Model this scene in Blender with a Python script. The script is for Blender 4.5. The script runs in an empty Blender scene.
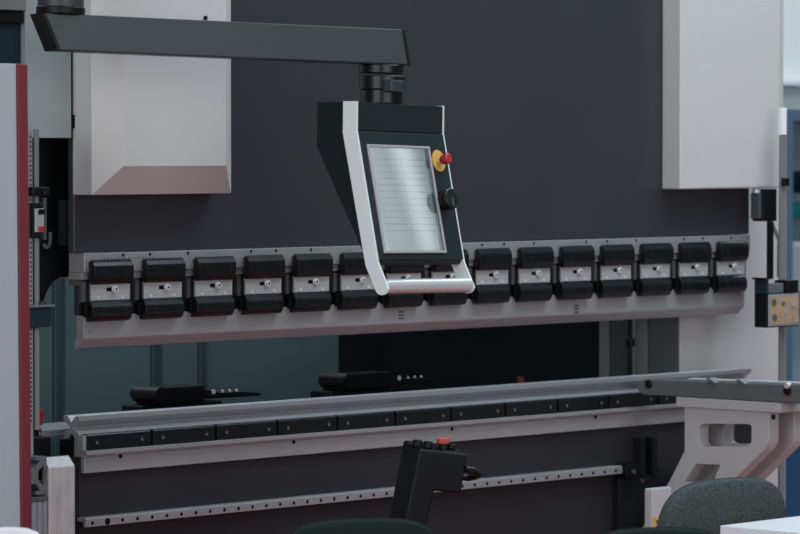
import bpy, bmesh, math, random
from mathutils import Vector, Matrix
random.seed(4)
sc = bpy.context.scene
col = sc.collection
PI = math.pi
R = math.radians

# ------------------------------------------------------------------ camera
FPX = 3700.0
TH = R(47.0)
PITCH = math.atan(119 / FPX)
CAM = Vector((-6.208, -6.889, 1.62))
FW = Vector((math.sin(TH) * math.cos(PITCH), math.cos(TH) * math.cos(PITCH), -math.sin(PITCH)))
RT = Vector((math.cos(TH), -math.sin(TH), 0))
UP = RT.cross(FW)
cd = bpy.data.cameras.new('camera')
cam = bpy.data.objects.new('camera', cd)
col.objects.link(cam)
cam.location = CAM
cam.rotation_euler = (PI / 2 - PITCH, 0, -TH)
cd.sensor_width = 36
cd.lens = FPX * 36 / 800
cd.clip_end = 200
cd.dof.use_dof = True
cd.dof.focus_distance = 9.35
cd.dof.aperture_fstop = 6.3
sc.camera = cam

# ------------------------------------------------------------------ world, hall lights, exposure
sc.view_settings.view_transform = 'Standard'
sc.view_settings.look = 'None'
sc.view_settings.gamma = 1
sc.view_settings.use_curve_mapping = False
sc.view_settings.exposure = -0.27
W = bpy.data.worlds.new('hall')
sc.world = W
W.use_nodes = True
wn = W.node_tree.nodes
wl = W.node_tree.links
bg = wn['Background']
tc = wn.new('ShaderNodeTexCoord')
sx = wn.new('ShaderNodeSeparateXYZ')
wl.new(tc.outputs['Generated'], sx.inputs[0])
ra = wn.new('ShaderNodeValToRGB')
ra.color_ramp.elements[0].position = 0.0
ra.color_ramp.elements[0].color = (0.11, 0.10, 0.105, 1)
ra.color_ramp.elements[1].position = 0.55
ra.color_ramp.elements[1].color = (0.42, 0.52, 0.60, 1)
e = ra.color_ramp.elements.new(0.08)
e.color = (0.12, 0.13, 0.145, 1)
wl.new(sx.outputs['Z'], ra.inputs[0])
wl.new(ra.outputs[0], bg.inputs[0])
bg.inputs[1].default_value = 0.8


def area(name, loc, target, sx_, sy_, power, color):
    l = bpy.data.lights.new(name, 'AREA')
    l.shape = 'RECTANGLE'
    l.size = sx_
    l.size_y = sy_
    l.energy = power
    l.color = color
    o = bpy.data.objects.new(name, l)
    col.objects.link(o)
    o.location = loc
    d = Vector(target) - Vector(loc)
    o.rotation_euler = d.to_track_quat('-Z', 'Y').to_euler()
    return o


# hall skylights, added fill lights, and unseen strips aimed to streak the tilted screen
area('hall_skylight', (1.0, -5.0, 7.0), (1.2, -1.5, 0.6), 7, 4, 190, (0.88, 0.96, 1.0))
area('fill_left', (-9.0, -3.0, 3.6), (0, 0, 1.2), 6, 4, 420, (0.88, 0.98, 1.0))  # added light, no known window; brightens the left-facing sides
area('fill_front', (-4.0, -14.0, 2.9), (1.0, 0, 1.3), 10, 4.5, 640, (0.96, 0.98, 1.0))  # added frontal light that keeps the sloped cover edges bright
area('hall_skylight_back', (1.5, 4.5, 6.5), (1.3, 1.3, 0), 6, 3, 260, (0.85, 0.97, 1.0))
area('beam_fill', (2.3, -1.6, 4.4), (2.3, -0.2, 1.2), 2.4, 0.8, 95, (0.72, 0.87, 1.0))  # added overhead light so beam and right cover brighten toward the top
area('wall_fill', (7.0, 0.6, 5.2), (7.0, 3.2, 1.8), 3, 1, 110, (0.93, 0.98, 1.0))  # added light for the otherwise unlit back wall and cabinet
STREAK = Vector((19.2, -9.4, 6.2))  # unseen light strips, placed where their reflection streaks the screen
TDIR = Vector((0.906, -0.424, 0))
for dx_, wd_, ln_, pw_ in ((-0.22, 0.20, 5.0, 26), (0.02, 0.10, 5.6, 8), (0.24, 0.13, 5.6, 20)):
    a = area('streak_strip', STREAK + Vector((0.424, 0.906, 0)) * dx_, (0, 0, 0), wd_, ln_, pw_, (0.86, 0.97, 1.0))
    a.rotation_euler = (0, 0, math.atan2(TDIR.x, -TDIR.y))


# ------------------------------------------------------------------ pixel to place helpers
def ray(px, py):
    return FW * FPX + RT * (px - 400) - UP * (py - 267)


def onY(px, py, Y=0.0):
    d = ray(px, py)
    return CAM + d * ((Y - CAM.y) / d.y)


def onX(px, py, X):
    d = ray(px, py)
    return CAM + d * ((X - CAM.x) / d.x)


def onZ(px, py, Z):
    d = ray(px, py)
    return CAM + d * ((Z - CAM.z) / d.z)


def atD(px, py, D):
    return CAM + ray(px, py) * (D / FPX)


# ------------------------------------------------------------------ materials
M = {}


def mat(name, rgb, rough=0.5, metal=0.0, var=0.08, scale=8.0, stretch=(1, 1, 1), bump=0.0, spec=0.5, rvar=0.1, emit=0):
    m = bpy.data.materials.new(name)
    m.use_nodes = True
    n = m.node_tree.nodes
    l = m.node_tree.links
    b = n['Principled BSDF']
    b.inputs['Metallic'].default_value = metal
    b.inputs['Specular IOR Level'].default_value = spec
    t = n.new('ShaderNodeTexCoord')
    mp = n.new('ShaderNodeMapping')
    mp.inputs['Scale'].default_value = stretch
    l.new(t.outputs['Object'], mp.inputs[0])
    nz = n.new('ShaderNodeTexNoise')
    nz.inputs['Scale'].default_value = scale
    nz.inputs['Detail'].default_value = 5
    l.new(mp.outputs[0], nz.inputs['Vector'])
    mx = n.new('ShaderNodeMix')
    mx.data_type = 'RGBA'
    mx.inputs[6].default_value = tuple(c * (1 - var) for c in rgb) + (1,)
    mx.inputs[7].default_value = tuple(min(1, c * (1 + var)) for c in rgb) + (1,)
    l.new(nz.outputs[0], mx.inputs[0])
    l.new(mx.outputs[2], b.inputs['Base Color'])
    mr = n.new('ShaderNodeMapRange')
    mr.inputs[3].default_value = max(0.02, rough - rvar)
    mr.inputs[4].default_value = min(1, rough + rvar)
    l.new(nz.outputs[0], mr.inputs[0])
    l.new(mr.outputs[0], b.inputs['Roughness'])
    if bump:
        bp = n.new('ShaderNodeBump')
        bp.inputs['Strength'].default_value = bump
        bp.inputs['Distance'].default_value = 0.002
        l.new(nz.outputs[0], bp.inputs['Height'])
        l.new(bp.outputs[0], b.inputs['Normal'])
    if emit:
        b.inputs['Emission Strength'].default_value = emit
        l.new(mx.outputs[2], b.inputs['Emission Color'])
    M[name] = m
    return m


mat('ram_paint', (0.030, 0.031, 0.037), 0.40, 0, 0.06, 3, spec=0.45)
mat('bed_paint', (0.020, 0.0195, 0.022), 0.5, 0, 0.08, 3, spec=0.3)
mat('cover_paint', (0.52, 0.50, 0.485), 0.45, 0, 0.02, 2)
mat('frame_paint', (0.47, 0.455, 0.45), 0.5, 0, 0.03, 2)
mat('side_paint', (0.27, 0.30, 0.305), 0.4, 0, 0.03, 2)
mat('guard_paint', (0.36, 0.385, 0.41), 0.5, 0, 0.03, 2)
mat('red_paint', (0.15, 0.014, 0.024), 0.5, 0, 0.05, 6)
mat('ground_steel', (0.33, 0.325, 0.325), 0.40, 0.4, 0.10, 14, (1, 1, 4), rvar=0.08)
mat('dull_steel', (0.10, 0.10, 0.105), 0.5, 0.3, 0.12, 20)
mat('dark_steel', (0.020, 0.020, 0.022), 0.5, 0.2, 0.2, 20)
mat('bright_steel', (0.66, 0.66, 0.65), 0.35, 0.25, 0.05, 40)
mat('die_steel', (0.36, 0.365, 0.375), 0.32, 0.5, 0.03, 6, (0.05, 2, 2), rvar=0.03)
mat('plate_steel', (0.42, 0.415, 0.41), 0.45, 0.3, 0.06, 30, rvar=0.05)
mat('black_bar', (0.0045, 0.0062, 0.0067), 0.30, 0, 0.2, 20, spec=0.32)
mat('black_plastic', (0.004, 0.0045, 0.005), 0.42, 0, 0.2, 30, spec=0.2)
mat('black_hole', (0.003, 0.003, 0.003), 0.8, 0, 0.1, 10, spec=0.1)
mat('black_screw', (0.012, 0.013, 0.014), 0.35, 0.2, 0.2, 40)
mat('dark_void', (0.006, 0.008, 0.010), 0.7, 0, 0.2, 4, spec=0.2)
mat('teal_panel', (0.085, 0.130, 0.134), 0.5, 0, 0.05, 3)
mat('teal_seam', (0.035, 0.058, 0.062), 0.5, 0, 0.05, 3)
mat('arm_paint', (0.030, 0.038, 0.042), 0.42, 0, 0.08, 60, spec=0.4, rvar=0.05)
mat('pendant_teal', (0.010, 0.018, 0.020), 0.4, 0, 0.08, 50, spec=0.35)
mat('pendant_dark', (0.004, 0.0075, 0.009), 0.5, 0, 0.1, 50, spec=0.25)
mat('silver', (0.74, 0.77, 0.77), 0.42, 0.1, 0.03, 60, rvar=0.04)
mat('handle_silver', (0.72, 0.70, 0.69), 0.3, 0.5, 0.03, 60, rvar=0.04)
mat('bezel', (0.52, 0.48, 0.48), 0.35, 0.4, 0.03, 40)
mat('yellow', (0.62, 0.36, 0.09), 0.45, 0, 0.04, 40)
mat('button_red', (0.36, 0.02, 0.03), 0.35, 0, 0.06, 60)
mat('button_pink', (0.62, 0.11, 0.10), 0.4, 0, 0.06, 60)
mat('arm_grey', (0.125, 0.13, 0.134), 0.42, 0.2, 0.08, 20)
mat('bracket_paint', (0.42, 0.405, 0.405), 0.5, 0, 0.03, 3)
mat('post_alu', (0.50, 0.475, 0.47), 0.45, 0.2, 0.40, 55, (1, 1, 0.22), rvar=0.1)
mat('alu', (0.45, 0.47, 0.49), 0.38, 0.6, 0.06, 30)
mat('alu_dark', (0.16, 0.17, 0.18), 0.45, 0.4, 0.1, 30)
mat('fabric', (0.060, 0.074, 0.073), 0.9, 0, 0.95, 150, bump=0.6, spec=0.2, rvar=0.05)
mat('fabric_dark', (0.009, 0.017, 0.016), 0.9, 0, 0.6, 160, bump=0.5, spec=0.2, rvar=0.05)
mat('fabric_edge', (0.05, 0.062, 0.062), 0.8, 0, 0.3, 200, spec=0.2)
mat('table_white', (0.80, 0.79, 0.81), 0.4, 0, 0.02, 5)
mat('mat_red', (0.40, 0.030, 0.040), 0.9, 0, 0.15, 60, bump=0.2, spec=0.1)
mat('carpet_red', (0.34, 0.245, 0.25), 0.95, 0, 0.15, 60, bump=0.2, spec=0.1)
mat('tan', (0.36, 0.25, 0.16), 0.5, 0, 0.4, 45)
mat('wall_white', (0.72, 0.76, 0.77), 0.6, 0, 0.02, 3)
mat('wall_grey', (0.42, 0.43, 0.44), 0.6, 0, 0.03, 3)
mat('blue_frame', (0.075, 0.135, 0.20), 0.4, 0, 0.05, 5)
mat('blue_deep', (0.010, 0.060, 0.155), 0.45, 0, 0.05, 5)
mat('pane_blue', (0.24, 0.33, 0.40), 0.2, 0, 0.12, 3)
mat('teal_bright', (0.02, 0.25, 0.28), 0.4, 0, 0.05, 8)
mat('navy', (0.010, 0.022, 0.030), 0.4, 0, 0.05, 8, spec=0.3)
mat('grey_strip', (0.17, 0.165, 0.165), 0.45, 0, 0.05, 8)
mat('grey_panel', (0.075, 0.08, 0.085), 0.5, 0, 0.05, 6)
mat('green_grey', (0.05, 0.06, 0.062), 0.5, 0, 0.05, 6)


# lit operator screen: pale list rows
def screen_mat():
    m = bpy.data.materials.new('screen_lit')
    m.use_nodes = True
    n = m.node_tree.nodes
    l = m.node_tree.links
    b = n['Principled BSDF']
    b.inputs['Roughness'].default_value = 0.045
    b.inputs['Base Color'].default_value = (0.03, 0.035, 0.038, 1)
    b.inputs['Specular IOR Level'].default_value = 0.8
    t = n.new('ShaderNodeTexCoord')
    s = n.new('ShaderNodeSeparateXYZ')
    l.new(t.outputs['Object'], s.inputs[0])

    def mth(op, a, v=None, c=None):
        q = n.new('ShaderNodeMath')
        q.operation = op
        for i, z in enumerate((a, v, c)):
            if z is None:
                continue
            if isinstance(z, (int, float)):
                q.inputs[i].default_value = z
            else:
                l.new(z, q.inputs[i])
        return q.outputs[0]
    zz = s.outputs['Z']
    xx = s.outputs['X']
    fr = mth('FRACT', mth('MULTIPLY', zz, 62.0))
    row = mth('LESS_THAN', fr, 0.16)
    inlist = mth('MULTIPLY', mth('GREATER_THAN', zz, 0.035), mth('LESS_THAN', zz, 0.235))
    colm = mth('LESS_THAN', mth('ABSOLUTE', mth('SUBTRACT', xx, 0.127)), 0.0022)
    inm = mth('MULTIPLY', mth('GREATER_THAN', xx, 0.016), mth('LESS_THAN', xx, 0.229))
    ln = mth('MULTIPLY', mth('MULTIPLY', mth('MAXIMUM', row, colm), inlist), inm)
    edge = mth('GREATER_THAN', xx, 0.236)
    mx = n.new('ShaderNodeMix')
    mx.data_type = 'RGBA'
    mx.inputs[6].default_value = (0.125, 0.160, 0.165, 1)
    mx.inputs[7].default_value = (0.060, 0.085, 0.092, 1)
    l.new(ln, mx.inputs[0])
    m2 = n.new('ShaderNodeMix')
    m2.data_type = 'RGBA'
    m2.inputs[7].default_value = (0.022, 0.035, 0.042, 1)
    l.new(edge, m2.inputs[0])
    l.new(mx.outputs[2], m2.inputs[6])
    l.new(m2.outputs[2], b.inputs['Emission Color'])
    b.inputs['Emission Strength'].default_value = 1.0
    M['screen'] = m


screen_mat()


# ------------------------------------------------------------------ mesh builder
class MB:
    def __init__(s):
        s.v = []
        s.f = []

    def add(s, vs, fs):
        k = len(s.v)
        s.v += [tuple(p) for p in vs]
        s.f += [tuple(i + k for i in f) for f in fs]
        return s

    def box(s, x0, x1, y0, y1, z0, z1):
        vs = [(x, y, z) for x in (x0, x1) for y in (y0, y1) for z in (z0, z1)]
        return s.add(vs, [(0, 1, 3, 2), (4, 6, 7, 5), (0, 4, 5, 1), (2, 3, 7, 6), (0, 2, 6, 4), (1, 5, 7, 3)])

    def prism(s, axis, prof, a0, a1):
        def pt(a, p):
            return (a, p[0], p[1]) if axis == 'x' else (p[0], a, p[1]) if axis == 'y' else (p[0], p[1], a)
        n = len(prof)
        vs = [pt(a0, p) for p in prof] + [pt(a1, p) for p in prof]
        fs = [tuple(range(n)), tuple(range(2 * n - 1, n - 1, -1))]
        fs += [(i, (i + 1) % n, n + (i + 1) % n, n + i) for i in range(n)]
        return s.add(vs, fs)

    def cyl(s, p0, p1, r, n=20, r1=None):
        p0 = Vector(p0)
        p1 = Vector(p1)
        r1 = r if r1 is None else r1
        d = (p1 - p0).normalized()
        a = d.orthogonal().normalized()
        b = d.cross(a)
        vs = []
        for p, q in ((p0, r), (p1, r1)):
            vs += [p + (a * math.cos(2 * PI * i / n) + b * math.sin(2 * PI * i / n)) * q for i in range(n)]
        fs = [tuple(range(n - 1, -1, -1)), tuple(range(n, 2 * n))] + [(i, (i + 1) % n, n + (i + 1) % n, n + i) for i in range(n)]
        return s.add(vs, fs)

    def tube(s, pts, r, n=10):
        pts = [Vector(p) for p in pts]
        a = None
        vs = []
        for i, p in enumerate(pts):
            d = (pts[min(i + 1, len(pts) - 1)] - pts[max(i - 1, 0)]).normalized()
            a = d.orthogonal().normalized() if a is None else (a - d * a.dot(d)).normalized()
            b = d.cross(a)
            vs += [p + (a * math.cos(2 * PI * k / n) + b * math.sin(2 * PI * k / n)) * r for k in range(n)]
        fs = []
        for i in range(len(pts) - 1):
            fs += [(i * n + k, i * n + (k + 1) % n, (i + 1) * n + (k + 1) % n, (i + 1) * n + k) for k in range(n)]
        m = (len(pts) - 1) * n
        fs += [tuple(range(n - 1, -1, -1)), tuple(range(m, m + n))]
        return s.add(vs, fs)

    def holed(s, axis, outer, holes, a0, a1):
        """prism whose ends have holes"""
        bm = bmesh.new()
        loops = [outer] + holes
        es = []
        for lp in loops:
            vv = [bm.verts.new((p[0], p[1], 0)) for p in lp]
            es += [bm.edges.new((vv[i], vv[(i + 1) % len(vv)])) for i in range(len(vv))]
        bm.verts.index_update()
        bmesh.ops.triangle_fill(bm, edges=es, use_beauty=True)
        bm.verts.index_update()
        vl = [(v.co.x, v.co.y) for v in bm.verts]
        tr = [tuple(v.index for v in f.verts) for f in bm.faces]
        bm.free()

        def pt(a, p):
            return (a, p[0], p[1]) if axis == 'x' else (p[0], a, p[1]) if axis == 'y' else (p[0], p[1], a)
        s.add([pt(a0, p) for p in vl] + [pt(a1, p) for p in vl],
              tr + [tuple(i + len(vl) for i in reversed(f)) for f in tr])
        for lp in loops:
            n = len(lp)
            s.add([pt(a0, p) for p in lp] + [pt(a1, p) for p in lp], [(i, (i + 1) % n, n + (i + 1) % n, n + i) for i in range(n)])
        return s

    def build(s, name, m, parent=None, bevel=0.0, smooth=False, sub=0, seg=2):
        me = bpy.data.meshes.new(name)
        me.from_pydata(s.v, [], s.f)
        bm = bmesh.new()
        bm.from_mesh(me)
        bmesh.ops.remove_doubles(bm, verts=bm.verts, dist=1e-6)
        bmesh.ops.recalc_face_normals(bm, faces=bm.faces)
        bm.to_mesh(me)
        bm.free()
        me.materials.append(M[m] if isinstance(m, str) else m)
        o = bpy.data.objects.new(name, me)
        col.objects.link(o)
        if parent:
            o.parent = parent
        if bevel:
            b = o.modifiers.new('bevel', 'BEVEL')
            b.width = bevel
            b.segments = seg
            b.limit_method = 'ANGLE'
            b.angle_limit = R(35)
        if sub:
            u = o.modifiers.new('sub', 'SUBSURF')
            u.levels = sub
            u.render_levels = sub
        if smooth:
            me.polygons.foreach_set('use_smooth', [True] * len(me.polygons))
            if not sub:
                try:
                    me.set_sharp_from_angle(angle=R(40))
                except Exception:
                    pass
        return o


def tag(o, label, cat, group=None):
    o['label'] = label
    o['category'] = cat
    if group:
        o['group'] = group
    return o


def thing(name, label, cat, loc=(0, 0, 0), rot=(0, 0, 0), group=None):
    o = bpy.data.objects.new(name, None)
    o.empty_display_size = 0.1
    col.objects.link(o)
    o.location = loc
    o.rotation_euler = rot
    return tag(o, label, cat, group)


def struct(o):
    o['kind'] = 'structure'
    return o


def copy_tree(o, parent=None):
    c = o.copy()
    col.objects.link(c)
    if parent:
        c.parent = parent
    for ch in list(o.children):
        copy_tree(ch, c)
    return c


ORD = ['first', 'second', 'third', 'fourth', 'fifth', 'sixth', 'seventh', 'eighth', 'ninth', 'tenth', 'eleventh', 'twelfth',
       'thirteenth', 'fourteenth', 'fifteenth']

# ------------------------------------------------------------------ setting: floor and hall walls
struct(MB().box(-14, 16, -14, 12, -0.1, 0).build('floor', 'carpet_red'))
t = MB().box(-1.6, 2.4, -2.2, -0.10, 0.0002, 0.008).build('floor_mat', 'mat_red', None, 0.003)
tag(t, 'red floor mat along the front of the press', 'mat')
WY = 3.2
wl0 = onY(740, 100, WY).x
zled = onY(790, 86, WY).z
zled2 = onY(790, 80, WY).z
zfr = onY(790, 107, WY).z
struct(MB().box(wl0, 15.8, WY, WY + 0.15, 0, 3.6).build('wall_back', 'wall_white'))
struct(MB().box(wl0, 15.8, WY - 0.09, WY - 0.0005, zled, zled2).build('trim_1', 'wall_white', bevel=0.004))

# ------------------------------------------------------------------ press: ram, covers, frames
XR = 2.755
ram = thing('press_beam', 'wide dark grey upper press beam behind the grey covers', 'machine beam', (0, 0.015, 1.358))
MB().box(0, XR, 0, 0.022, 0, 1.0).build('beam_plate', 'ram_paint', ram, 0.003)
MB().box(0.15, XR - 0.06, 0.0225, 0.10, 0.06, 1.0).build('beam_body', 'dark_void', ram)

cv = thing('cylinder_cover', 'light grey box cover with sloped edges at left of the dark beam', 'machine cover', (-0.004, 0.0145, 1.503))
w, h = 0.485, 0.75
# back rim, front rim, raised face
i0, d1, d2 = 0.064, -0.07, -0.118
vs = [(0, 0, 0), (w, 0, 0), (w, 0, h), (0, 0, h), (0, d1, 0), (w, d1, 0), (w, d1, h), (0, d1, h),
      (i0, d2, 0.072), (w - i0, d2, 0.072), (w - i0, d2, h - i0), (i0, d2, h - i0)]
MB().add(vs, [(0, 1, 2, 3), (0, 4, 5, 1), (1, 5, 6, 2), (2, 6, 7, 3), (3, 7, 4, 0), (4, 8, 9, 5), (5, 9, 10, 6), (6, 10, 11, 7),
              (7, 11, 8, 4), (8, 11, 10, 9)]).build('cover_shell', 'cover_paint', cv, 0.002)
p = onX(72.3, 117, -0.004)
MB().box(-0.0012, 0.001, -0.009, -0.002, 0.166, 0.20).build('latch_slot', 'black_hole', cv)
p = onY(205, 18, 0.0145 + d2)
MB().cyl((p.x + 0.004, d2 + 0.001, p.z - 1.503), (p.x + 0.004, d2 - 0.004, p.z - 1.503), 0.006, 12).build('cover_screw', 'black_screw', cv)
cvr = thing('cylinder_cover', 'plain pale grey box cover at right end of the dark beam', 'machine cover', (2.331, 0.0145, 1.4985))
w2 = 0.482
MB().box(0, w2, -0.07, 0, 0, 0.75).build('cover_shell', 'cover_paint', cvr, 0.004)
MB().box(0.10, w2 - 0.004, -0.0715, -0.0695, 0.004, 0.746).build('front_panel', 'cover_paint', cvr, 0.001)

# left end: frame panel behind, dark throat
a = onY(26, 138, 0.005)
b = onY(71.5, 138, 0.005)
z0 = a.z
lf = thing('side_panel', 'flat greenish grey frame panel left of the sloped cover', 'machine panel', (a.x, 0.005, z0))
MB().box(0, min(b.x - a.x, -0.0055 - a.x), 0, 0.03, 0, 0.6).build('panel', 'side_paint', lf, 0.002)
Yt = 0.14


def tp(px, py, Y=Yt):
    q = onY(px, py, Y)
    return (q.x, q.z)


th = thing('throat_plate', 'black frame plate with round cutout behind the left sensor', 'machine frame', (0, Yt, 0))
arc = [tp(60, 277), tp(53, 282), tp(47, 291), tp(43, 302), tp(40.5, 315), tp(39.5, 330)]
outer = [tp(24, 134), tp(78, 134), tp(84, 277)] + arc + [tp(39, 560), tp(24, 560)]
MB().prism('y', outer, 0, 0.04).build('plate', 'dark_void', th)
q = onY(56, 240, Yt)
pts = [tp(52.5, 222), tp(52, 236)]
hk = [Vector((onY(x, y, Yt - 0.012).x, -0.012, onY(x, y, Yt - 0.012).z)) for x, y in
      [(50, 232), (50.3, 240), (49.3, 245), (47, 247.5), (44.8, 247), (43.6, 244)]]
MB().tube(hk, 0.005, 8).build('cable_hook', 'grey_strip', th, smooth=True)
# dark recess panel with a lighter edge beside the beam
a = onY(63, 140, 0.12)
b = onY(75, 245, 0.12)
t = MB().box(a.x, b.x - 0.012, 0.112, 0.1395, b.z, onY(63, 200, 0.12).z).build('guide_block', 'green_grey')
tag(t, 'dark green guide block at left edge of the beam under the cover', 'machine block')

# right frame: pale column, inner strips
xr0 = onY(680, 300, 0.12).x
xr1 = onY(783, 300, 0.12).x
rf = thing('side_frame', 'pale grey upright frame column at right end of the press', 'machine frame', (xr0, 0.12, 0))
MB().box(0, xr1 - xr0, 0, 0.3, 0, 2.4).build('column', 'frame_paint', rf, 0.004)


def inner(px0, px1, m, name, dx, z0_, z1_):
    y0 = onX(px1, 350, xr0).y
    y1 = onX(px0, 350, xr0).y
    return MB().box(-dx, -0.001, y0 - 0.12, y1 - 0.12, z0_, z1_).build(name, m, rf, 0.002)


for px0, px1, m, dx in ((649, 679.5, 'grey_panel', 0.004), (637, 648.5, 'grey_strip', 0.01), (611, 631, 'green_grey', 0.006),
                        (601.5, 611, 'grey_strip', 0.012), (594, 601.5, 'dark_void', 0.004)):
    inner(px0, px1, m, 'inner_strip', dx, 0.3, 1.6)
q = onX(634.5, 345, xr0)
rd = thing('guide_rod', 'thin black vertical rod with a collar beside right frame', 'rod', (xr0 - 0.02, q.y, 0.3))
MB().cyl((0, 0, 0), (0, 0, 1.3), 0.007, 12).build('rod', 'black_plastic', rd, smooth=True)
q2 = onX(634.5, 342, xr0)
MB().cyl((0, 0, q2.z - 0.312), (0, 0, q2.z - 0.29), 0.013, 12).build('collar', 'black_plastic', rd, smooth=True)

# back of the press: black sheets standing in for the deep shade, and teal sheet panels
yb = 1.35
xv = onY(342, 350, yb).x
MBv = MB().box(xr0 - 0.002, xr0 + 0.05, onX(594, 350, xr0).y + 0.002, yb, 0.2, 2.2).build('side_shade_sheet', 'dark_void')
tag(MBv, 'black sheet standing in for deep shade behind the right gap', 'machine panel')
MBv = MB().box(xv, xr0 + 0.05, yb + 0.001, yb + 0.03, 0.2, 2.2).build('rear_shade_sheet', 'dark_void')
tag(MBv, 'black sheet standing in for shade mid-gap, right of teal panels', 'machine panel')
for i, (p0, p1, lab) in enumerate(((205, 339, 'dark teal rear sheet panel right of the seam, next to the black gap'),
                                  (163, 198, 'narrow teal rear sheet panel between the two dark seams'),
                                  (66, 151, 'wide teal rear sheet panel at left under the punch end'),
                                  (-30, 53, 'teal rear sheet panel behind the left sensor and round cutout'))):
    x0 = onY(p0, 350, yb).x
    x1 = onY(p1, 350, yb).x
    t = thing('rear_panel', lab, 'machine panel', (x0, yb, 0.2))
    MB().box(0, x1 - x0, 0, 0.03, 0, 2.0).build('sheet', 'teal_panel', t, 0.004)
    if i:
        MB().box(x1 - x0 + 0.001, x1 - x0 + 0.028, -0.01, 0.03, 0, 2.0).build('seam_strip', 'teal_seam', t, 0.003)

# ------------------------------------------------------------------ mounting rail, holder, blade
rl = thing('mounting_rail', 'long pale steel rail under the dark beam carrying the clamps', 'rail', (0.021, 0, 1.308))
L = XR - 0.03
MB().box(0, L - 0.006, 0, 0.058, 0, 0.0485).build('rail_bar', 'ground_steel', rl, 0.0015)
MB().box(-0.002, L, 0.0205, 0.036, -0.108, -0.0335).build('holder_bar', 'dark_steel', rl, 0.001)
MB().box(0.0, L, 0.0205, 0.058, -0.033, -0.0185).build('holder_step', 'dull_steel', rl, 0.001)
MB().box(-0.001, L, 0.008, 0.058, -0.018, -0.0005).build('rail_step', 'ground_steel', rl, 0.001)
for px in (123, 150, 188, 251, 276, 311, 482, 504, 534, 586, 607, 636, 684, 703, 731):
    x = onY(px, 250, 0).x - 0.021
    MB().cyl((x, 0.001, 0.0415), (x, -0.0006, 0.0415), 0.0042, 10).build('rail_hole', 'black_hole', rl)
for k in range(16):
    x = 0.055 + k * 0.012
    MB().box(x, x + 0.0022, -0.0004, 0.001, 0.031, 0.036).build('scale_mark', 'dark_steel', rl)

PB = [(.003, .0845), (.003, .027), (.006, .022), (.026, .003), (.032, 0), (.036, .001), (.036, .016), (.030, .034),
      (.030, .0845)]
xs = [0.021, onY(105, 335, 0).x, onY(199, 335, 0).x, onY(731, 300, 0).x, 2.716]
for i, lab in enumerate(('short steel punch segment at the left end of the blade', 'medium steel punch segment just right of the short left end piece',
                         'very long steel punch segment making up most of the blade', 'short steel punch segment at the right end of the blade')):
    t = thing('punch_tool', lab, 'press tool', (xs[i], 0, 1.115), group=None)
    MB().prism('x', PB, 0.0002, xs[i + 1] - xs[i] - 0.0002).build('blade', 'ground_steel', t, 0.0006)
    if i == 0:
        MB().cyl((0.02, 0.004, 0.045), (0.02, 0.0025, 0.045), 0.0018, 8).build('pin_hole', 'black_hole', t)
    if i == 2:
        for px, py in ((402, 315), (577, 309)):
            q = onY(px, py, 0)
            for r_ in range(3):
                MB().box(q.x - xs[i] - 0.011, q.x - xs[i] + 0.011, 0.0026, 0.004, q.z - 1.115 + 0.006 - r_ * 0.009, q.z - 1.115 + 0.0115 - r_ * 0.009).build('stamped_mark', 'dull_steel', t)


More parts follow.
